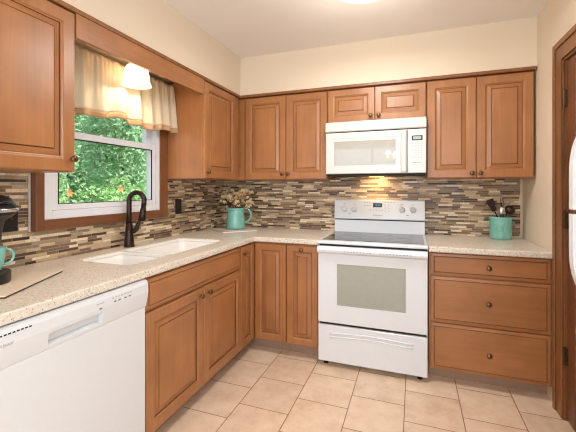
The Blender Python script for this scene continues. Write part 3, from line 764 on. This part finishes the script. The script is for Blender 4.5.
HX, HY, HZ = 1.60, -4.35, 1.80
t = thing('chandelier', 'brass five arm chandelier seen only as bulbs mirrored in the microwave door', 'light', (HX,HY,ZC))
link('canopy', lathe(B(), [(.06,ZC-.0005),(.06,ZC-.015),(.015,ZC-.03)], (HX,HY,0), n=24), M['brass'], t, True)
link('stem', lathe(B(), [(.008,ZC-.02),(.008,HZ-.02),(.03,HZ-.06),(.035,HZ-.10),(.012,HZ-.16)], (HX,HY,0), n=16), M['brass'], t, True)
for k in range(5):
    a = 2*PI*k/5+.4; dx, dy = math.cos(a), math.sin(a)
    arm = link('arm', tube(B(), [(HX+dx*r_, HY+dy*r_, HZ+z_) for r_, z_ in ((.02,-.09),(.09,-.13),(.17,-.12),(.225,-.06),(.235,-.01))], .006, 8), M['brass'], t, True)
    link('candle_cup', lathe(B(), [(.012,HZ-.012),(.024,HZ),(.012,HZ+.004),(.011,HZ+.05)], (HX+dx*.235,HY+dy*.235,0), n=14), M['white2'], arm, True)
    link('bulb', lathe(B(), [(.010,HZ+.05),(.020,HZ+.075),(.018,HZ+.10),(.003,HZ+.125)], (HX+dx*.235,HY+dy*.235,0), n=14), M['bulb'], arm, True)
    lamp('chandelier_glow', 'POINT', (HX+dx*.235, HY+dy*.235, HZ+.15), 9, (1,.97,.93), .03)

# ------------------------------------------------------------------ things on the worktops
def rotbox(bm, cx, cy, lx, ly, z0, z1, ang):
    ca, sa = math.cos(ang), math.sin(ang)
    return prism(bm, [(cx+ca*a-sa*b, cy+sa*a+ca*b) for a,b in ((-lx/2,-ly/2),(lx/2,-ly/2),(lx/2,ly/2),(-lx/2,ly/2))], z0, z1)
# trivet, pitcher, dried flowers in the corner
tz = ZT+.001
tag(link('square_trivet', rotbox(B(), .285, -.330, .31, .31, tz, tz+.011, math.radians(47)), M['trivet'], bevel=.003), 'white square trivet under the teal pitcher in the corner', 'trivet')
PX, PY = .275, -.285; z0 = tz+.012
t = thing('pitcher', 'teal ceramic pitcher holding dried flowers in the corner', 'pitcher', (PX,PY,z0))
prof = [(.074,0),(.083,.004),(.086,.02),(.085,.06),(.080,.11),(.076,.14),(.0775,.146),(.074,.152),(.075,.175),(.080,.190)]
bm = lathe(B(), [(r,z0+h) for r,h in prof]+[(r-.005,z0+max(h,.006)) for r,h in prof[::-1]], (PX,PY,0), n=40, cap=False)
bm2 = bm; bmesh.ops.contextual_create(bm, geom=[e for e in bm.edges if e.is_boundary])
for v in bm.verts:   # spout pulled out on the side away from the handle
    h = v.co.z-z0
    d = Vector((v.co.x-PX, v.co.y-PY, 0))
    if h > .15 and d.length > .01:
        c = d.normalized().dot(Vector((-.94,-.34,0)))
        if c > .75: v.co += Vector((-.94,-.34,0))*.020*(c-.75)/.25*(h-.15)/.04
link('body', bm, M['teal'], t, True)
hd_ = Vector((.94,.34,0))
pts = []
for i in range(15):
    a = math.radians(110-215*i/14); pts.append(Vector((PX,PY,z0+.120))+hd_*(.088+.045*math.cos(a)*1.15)+Vector((0,0,.062*math.sin(a)+.004)))
pts[0] = Vector((PX,PY,z0+.180))+hd_*.074; pts[-1] = Vector((PX,PY,z0+.055))+hd_*.081
link('handle', tube(B(), pts, .0085, 12), M['teal'], t, True)
rng = random.Random(11)
fz = z0+.19
t = thing('dried_flower_bunch', 'bunch of cream and brown dried flowers in the teal pitcher', 'dried flowers', (PX,PY,z0))
tips = []
for k in range(26):
    a = rng.uniform(0,2*PI); r = .135*math.sqrt(rng.random()); h = rng.uniform(.05,.185)-.30*r
    p0 = Vector((PX+.03*math.cos(a)*rng.random(), PY+.03*math.sin(a)*rng.random(), z0+.02)); p1 = Vector((PX+.05*math.cos(a)*r/.135, PY+.05*math.sin(a)*r/.135, fz)); p2 = Vector((PX+r*math.cos(a)*1.15, PY+r*math.sin(a), fz+h))
    link('stem', tube(B(), [p0,p1,p2], .0016, 5), M['stem'], t); tips.append(p2)
def blossom(c, r):
    bm = B()
    for k in range(14):
        a = 2*PI*k/14*2+rng.random(); el = rng.uniform(-.5,1.2); d = Vector((math.cos(a)*math.cos(el), math.sin(a)*math.cos(el), math.sin(el))); s = d.cross(Vector((0,0,1))).normalized(); n = s.cross(d)
        q = [c+d*r*.1, c+d*r*.6+s*r*.45+n*r*.15, c+d*r, c+d*r*.6-s*r*.45+n*r*.15]
        bm.faces.new([bm.verts.new(x) for x in q])
    return bm
for p in tips: link('blossom', blossom(p, rng.uniform(.020,.030)), M['blossom'], t)
for k in range(46):
    p = rng.choice(tips)+Vector((rng.uniform(-.035,.035), rng.uniform(-.035,.035), rng.uniform(-.045,.015))); link('blossom', blossom(p, rng.uniform(.016,.026)), M['blossom'], t)

# utensil crock on the right
UX, UY = 2.440, -.110; z0 = ZT+.001
t = thing('utensil_crock', 'teal ceramic utensil crock on the right worktop', 'crock', (UX,UY,z0))
prof = [(.068,0),(.0735,.003),(.0745,.02),(.0745,.14),(.0755,.152),(.078,.158),(.078,.168)]
bm = lathe(B(), [(r,z0+h) for r,h in prof]+[(r-.006,z0+max(h,.007)) for r,h in prof[::-1]], (UX,UY,0), n=40, cap=False)
bmesh.ops.contextual_create(bm, geom=[e for e in bm.edges if e.is_boundary])
link('body', bm, M['teal'], t, True)
for s in (-1,1):
    d = Vector((.94,.34,0))*s; c = Vector((UX,UY,z0+.118))
    link('ear_handle', tube(B(), [c+d*.073+Vector((0,0,.018)), c+d*.090+Vector((0,0,.014)), c+d*.094, c+d*.088-Vector((0,0,.014)), c+d*.073-Vector((0,0,.018))], .005, 8), M['teal'], t, True)
def on_crock(a, h): # a point on the front of the crock
    return Vector((UX+.0735*math.sin(a)*.94+.0735*math.cos(a)*-.34*-1*0, UY-.0735*math.cos(a), z0+h))
for k, cv in enumerate(([(-.55,.09),(-.35,.105),(-.15,.09),(0,.07),(.2,.085),(.4,.11)], [(-.45,.07),(-.25,.06),(0,.055),(.25,.065),(.45,.085)], [(-.2,.10),(0,.112),(.2,.115)])):
    link('embossed_scroll', tube(B(), [Vector((UX+.0750*math.sin(a), UY-.0750*math.cos(a), z0+h)) for a,h in cv], .0028, 6), M['teal'], t, True)
cz = z0+.012
def stickpts(dx, dy, length, bx_=0, by_=0):
    p0 = Vector((UX-dx*.10+bx_, UY-dy*.10+by_, cz)); d = Vector((dx,dy,1)).normalized(); return p0, d, p0+d*length
V = Vector
def utensil(name, label, loc): return thing(name, label, 'utensil', loc, )
# dark slotted turner leaning left
p0, d, p1 = stickpts(-.42, -.04, .225)
t = utensil('turner', 'dark turner leaning furthest left in the teal crock', p0); link('handle', tube(B(), [p0,p1], .004, 8), M['darksteel'], t)
s = V((.9,.3,0)).cross(d).normalized(); s = d.cross(V((0,1,0))).normalized()
def blade(p1, d, s, L, w0, w1, th=.0015):
    n = d.cross(s).normalized(); bm = B(); vs = [bm.verts.new(p1+d*a+s*b+n*c) for c in (-th,th) for a,b in ((-.01,-w0),(-.01,w0),(L,w1),(L,-w1))]
    for q in ((0,1,2,3),(4,5,6,7),(0,1,5,4),(1,2,6,5),(2,3,7,6),(3,0,4,7)): bm.faces.new([vs[k] for k in q])
    return bm
link('blade', blade(p1, d, s, .085, .016, .028), M['darksteel'], t, bevel=.001)
# tongs
p0, d, p1 = stickpts(.10, .12, .235, .0, .02)
t = utensil('serving_fork', 'dark serving fork standing tall at the back of the teal crock', p0); link('handle', tube(B(), [p0,p1], .0035, 8), M['darksteel'], t)
s = d.cross(V((0,1,0))).normalized()
for k in (-1,0,1): link('tine', tube(B(), [p1, p1+d*.015+s*k*.009, p1+d*.07+s*k*.011], .0018, 6), M['darksteel'], t)
# steel spoon
p0, d, p1 = stickpts(.03, -.22, .178, .004, -.012)
t = utensil('serving_spoon', 'shiny steel spoon standing upright in the middle of the teal crock', p0); link('handle', tube(B(), [p0,p1], .0035, 8), M['steel'], t)
def ball(c, rx, ry, rz, nu=16, nv=10):
    bm = B(); bmesh.ops.create_uvsphere(bm, u_segments=nu, v_segments=nv, radius=1); bmesh.ops.scale(bm, verts=bm.verts, vec=(rx,ry,rz)); bmesh.ops.translate(bm, verts=bm.verts, vec=c); return bm
link('bowl', ball(p1+d*.028, .026, .009, .032), M['steel'], t, True)
# wooden spatula
p0, d, p1 = stickpts(.20, .04, .19, .014, .0)
t = utensil('wooden_spatula', 'pale wooden spatula low at the front right of the teal crock', p0); link('handle', tube(B(), [p0,p1], .005, 8), M['spatula'], t)
link('blade', blade(p1, d, d.cross(V((0,1,0))).normalized(), .06, .014, .023, .0025), M['spatula'], t, bevel=.001)
# ladle
p0, d, p1 = stickpts(.46, -.06, .21, .002, -.004)
t = utensil('ladle', 'dark ladle leaning furthest right in the teal crock', p0); link('handle', tube(B(), [p0,p1], .004, 8), M['darksteel'], t)
bm = ball(p1+V((.008,-.022,.020)), .036, .030, .034)
link('bowl', bm, M['darksteel'], t, True)
# whisk
p0, d, p1 = stickpts(.30, .14, .235, .01, .02)
t = utensil('whisk', 'wire whisk leaning right at the back of the teal crock', p0); link('handle', tube(B(), [p0,p1], .006, 10), M['darksteel'], t)
for k in range(4):
    a = PI*k/4; e = V((math.cos(a), math.sin(a), 0)); pts = []
    for i in range(13):
        q = PI*i/12; pts.append(p1+d*(.085*math.sin(q)**.8 if 0 < i < 12 else 0)+e*(.028*math.cos(q)*(.35+.65*math.sin(q))))
    link('wire', tube(B(), pts, .0011, 5), M['steel'], t)

# board, coffee maker and mug at the left edge
bz = ZT+.001
A = V((.483,-2.342,0)); Bv = V((.303,-1.991,0)); e1 = (Bv-A).normalized(); e2 = V((-e1.y, e1.x, 0)); Lb = (Bv-A).length; cb = A+e1*Lb/2+e2*.165
ang = math.atan2(e1.y, e1.x)
tag(link('serving_board', rotbox(B(), cb.x, cb.y, Lb, .33, bz+.005, bz+.0105, ang), M['board'], bevel=.002), 'thin pale board under the black coffee maker on the left worktop', 'board')
bd = bpy.data.objects['serving_board']; q = link('board_shadow_layer', rotbox(B(), cb.x, cb.y, Lb-.004, .326, bz, bz+.0045, ang), M['board_shadow'], None); q.parent = bd; q.location = (0,0,-.005)  # dark layer stands in for the shadow line below the board
kz = bz+.011
KX, KY = .205, -2.245
t = thing('coffee_maker', 'black pod coffee maker with silver ring at the left edge', 'coffee maker', (KX,KY,kz))
link('drip_base', lathe(B(), [(.080,kz),(.084,kz+.004),(.084,kz+.042),(.080,kz+.046),(.06,kz+.046)], (KX+.04,KY-.028,0), n=36), M['black'], t, True, bevel=.002)
link('column', prism(B(), rrect(KX-.11, KX-.015, KY-.09, KY+.075, .03), kz, kz+0.2830), M['black'], t, bevel=.004)
bm = B()
lathe(bm, [(.046,kz+.150),(.050,kz+.200),(.058,kz+.240),(.088,kz+.262),(.098,kz+.276)], (KX+.005,KY,0), n=40); link('brew_head', bm, M['black'], t, True)
link('silver_ring', lathe(B(), [(.099,kz+0.2765),(.105,kz+0.2800),(.105,kz+0.2900),(.099,kz+0.2940)], (KX+.005,KY,0), n=40), M['silver'], t, True)
link('lid', lathe(B(), [(.098,kz+0.2945),(.094,kz+0.3080),(.078,kz+0.3330),(.05,kz+0.3460),(.01,kz+0.3500)], (KX+.005,KY,0), n=40), M['black'], t, True)
link('lid_handle', tube(B(), [(KX+.10,KY-.03,kz+0.3130),(KX+.115,KY,kz+0.3200),(KX+.10,KY+.03,kz+0.3130)], .007, 8), M['black'], t, True)
mz = kz+.047; UX2, UY2 = .262, -2.255
t = thing('mug', 'teal ceramic mug standing on the coffee maker base', 'mug', (UX2,UY2,mz))
prof = [(.026,0),(.030,.002),(.036,.02),(.041,.05),(.043,.085),(.044,.092)]
bm = lathe(B(), [(r,mz+h) for r,h in prof]+[(r-.004,mz+max(h,.006)) for r,h in prof[::-1]], (UX2,UY2,0), n=32, cap=False); bmesh.ops.contextual_create(bm, geom=[e for e in bm.edges if e.is_boundary]); link('body', bm, M['teal'], t, True)
hd_ = V((.30,.95,0)); c = V((UX2,UY2,mz+.052))
link('handle', tube(B(), [c+hd_*(.040+.030*math.cos(math.radians(a)))+V((0,0,.030*math.sin(math.radians(a)))) for a in range(100,-101,-20)], .0048, 10), M['teal'], t, True)

# ------------------------------------------------------------------ electrical plates
def wallplate(name, label, side, u, v, w, h, kind):
    P = facing('left', XL+.0062) if side == 'left' else facing('back', -.0062)
    t = thing(name, label, 'outlet' if kind == 'outlet' else 'switch', P(u,v,0))
    link('plate', rings_mesh(B(), P, u-w/2, u+w/2, v-h/2, v+h/2, [(0,0),(0,.003),(.004,.006),(.008,.0065)]), M['black'], t)
    if kind == 'switch':
        for du in ([0] if w < .09 else [-.023,.023]):
            link('toggle', plate(P, u+du-.005, u+du+.005, v-.004, v+.016, .0066, .016), M['knob'], t)
    else:
        for dv in (-.02,.02): link('socket', lathe(B(), [(.016,0),(.016,.002),(.012,.0025)], (0,0,0), 'x' if side == 'left' else '-y', 20) if False else plate(P, u-.015, u+.015, v+dv-.013, v+dv+.013, .0066, .0085), M['gap'], t)
    return t
wallplate('light_switch', 'black light switch plate on the tile right of the sink window', 'left', -.742, 1.148, .078, .124, 'switch')
wallplate('light_switch', 'black double switch plate on the tile behind the coffee maker', 'left', -2.045, 1.152, .118, .126, 'switch')
wallplate('wall_outlet', 'black outlet plate in the corner behind the dried flowers', 'back', .036, 1.135, .074, .118, 'outlet')

# ------------------------------------------------------------------ garden behind the window
struct(link('ground', bx(-14, -.2, -8, 14, -.5, -.35), M['leafgrass']))
def bush(name, label, cat, c, rx, ry, rz, n, leaf, mat, seed, group=None):
    rg = random.Random(seed)
    t = thing(name, label, cat, (c[0],c[1],-.35), group)
    bm = B(); tube(bm, [(c[0],c[1],-.35),(c[0]+.03,c[1],c[2]*.5),(c[0],c[1]+.03,c[2])], [.07,.05,.03], 8); link('trunk', bm, M['trunk'], t)
    lobes = []
    for k in range(16):
        a = rg.uniform(0,2*PI); e = rg.uniform(-.9,1.1); q = rg.uniform(.45,.8)
        lobes.append((V((c[0]+rx*q*math.cos(a)*math.cos(e), c[1]+ry*q*math.sin(a)*math.cos(e), c[2]+rz*q*math.sin(e))), rg.uniform(.3,.5)))
    vs, fs = [], []
    for k in range(n):
        lc, lr = rg.choice(lobes)
        d = V((rg.gauss(0,1), rg.gauss(0,1), rg.gauss(0,1))).normalized()
        p = lc+V((d.x*rx, d.y*ry, d.z*rz))*lr*rg.uniform(.8,1.05)
        if p.x > -.6: continue
        m = V((rg.gauss(0,1), rg.gauss(0,1), rg.gauss(0,1))).normalized(); nn = (d*.8+m*.7+V((0,0,.3))).normalized()
        s = nn.cross(m).normalized(); u = s.cross(nn); L = leaf*rg.uniform(.7,1.3)
        i = len(vs); vs += [p-u*L, p+s*L*.42+nn*L*.1, p+u*L, p-s*L*.42+nn*L*.1]; fs.append((i,i+1,i+2,i+3))
    o0 = t.location
    me = bpy.data.meshes.new('foliage'); me.from_pydata([tuple(v-o0) for v in vs], [], fs); me.materials.append(mat)
    o = bpy.data.objects.new('foliage', me); COL.objects.link(o); o.parent = t
    return t
T = 'tall pale green tree '
bush('garden_tree', T+'farthest left behind the window', 'tree', (-4.8,.9,1.9), .95,.95,2.0, 9000, .060, M['leaf_a'], 1)
bush('garden_tree', T+'in the middle of the window view', 'tree', (-4.8,3.4,2.0), .95,.95,2.1, 9000, .060, M['leaf_a'], 2)
bush('garden_tree', T+'at the right of the window view', 'tree', (-4.8,5.9,1.9), .95,.95,2.0, 8000, .060, M['leaf_a'], 3)
bush('garden_tree', 'pale green tree filling the gap left of the middle tree', 'tree', (-7.9,4.4,2.5), 1.3,1.45,2.5, 9000, .085, M['leaf_a'], 4)
bush('garden_tree', 'pale green tree filling the gap right of the middle tree', 'tree', (-7.9,8.25,2.5), 1.3,1.45,2.5, 9000, .085, M['leaf_a'], 8)
bush('garden_hedge', 'high pale green hedge closing the garden behind the trees', 'hedge', (-11.0,7.2,2.6), .8,4.8,2.6, 12000, .13, M['leaf_a'], 9)
bush('garden_shrub', 'bright green shrub low at the left of the window', 'shrub', (-2.95,-.02,.70), .58,.58,.80, 5500, .042, M['leaf_b'], 5)
bush('garden_shrub', 'bright green shrub low in the middle of the window', 'shrub', (-2.95,1.50,.68), .58,.58,.80, 5500, .042, M['leaf_b'], 6)
bush('garden_shrub', 'bright green shrub low at the right of the window', 'shrub', (-2.95,3.02,.70), .58,.58,.85, 5500, .042, M['leaf_b'], 7)
for k, (x, y, z, lb) in enumerate(((-2.0,-.16,1.245,'orange lily blossom at the left above the shrubs outside'), (-2.1,.695,1.29,'orange lily blossom at the right above the shrubs outside'))):
    t = thing('lily_flower', lb, 'flower', (x,y,-.35))
    link('stem', tube(B(), [(x,y,-.35),(x,y,z)], .006, 6), M['leafgrass'], t)
    for j in range(6):
        a = 2*PI*j/6+k; d = V((.45, math.cos(a), math.sin(a))).normalized(); s = d.cross(V((1,0,0))).normalized(); c = V((x,y,z)); bm = B()
        bm.faces.new([bm.verts.new(q) for q in (c, c+d*.03+s*.014, c+d*.06-V((0,0,.008)), c+d*.03-s*.014)]); link('petal', bm, M['orange'], t)
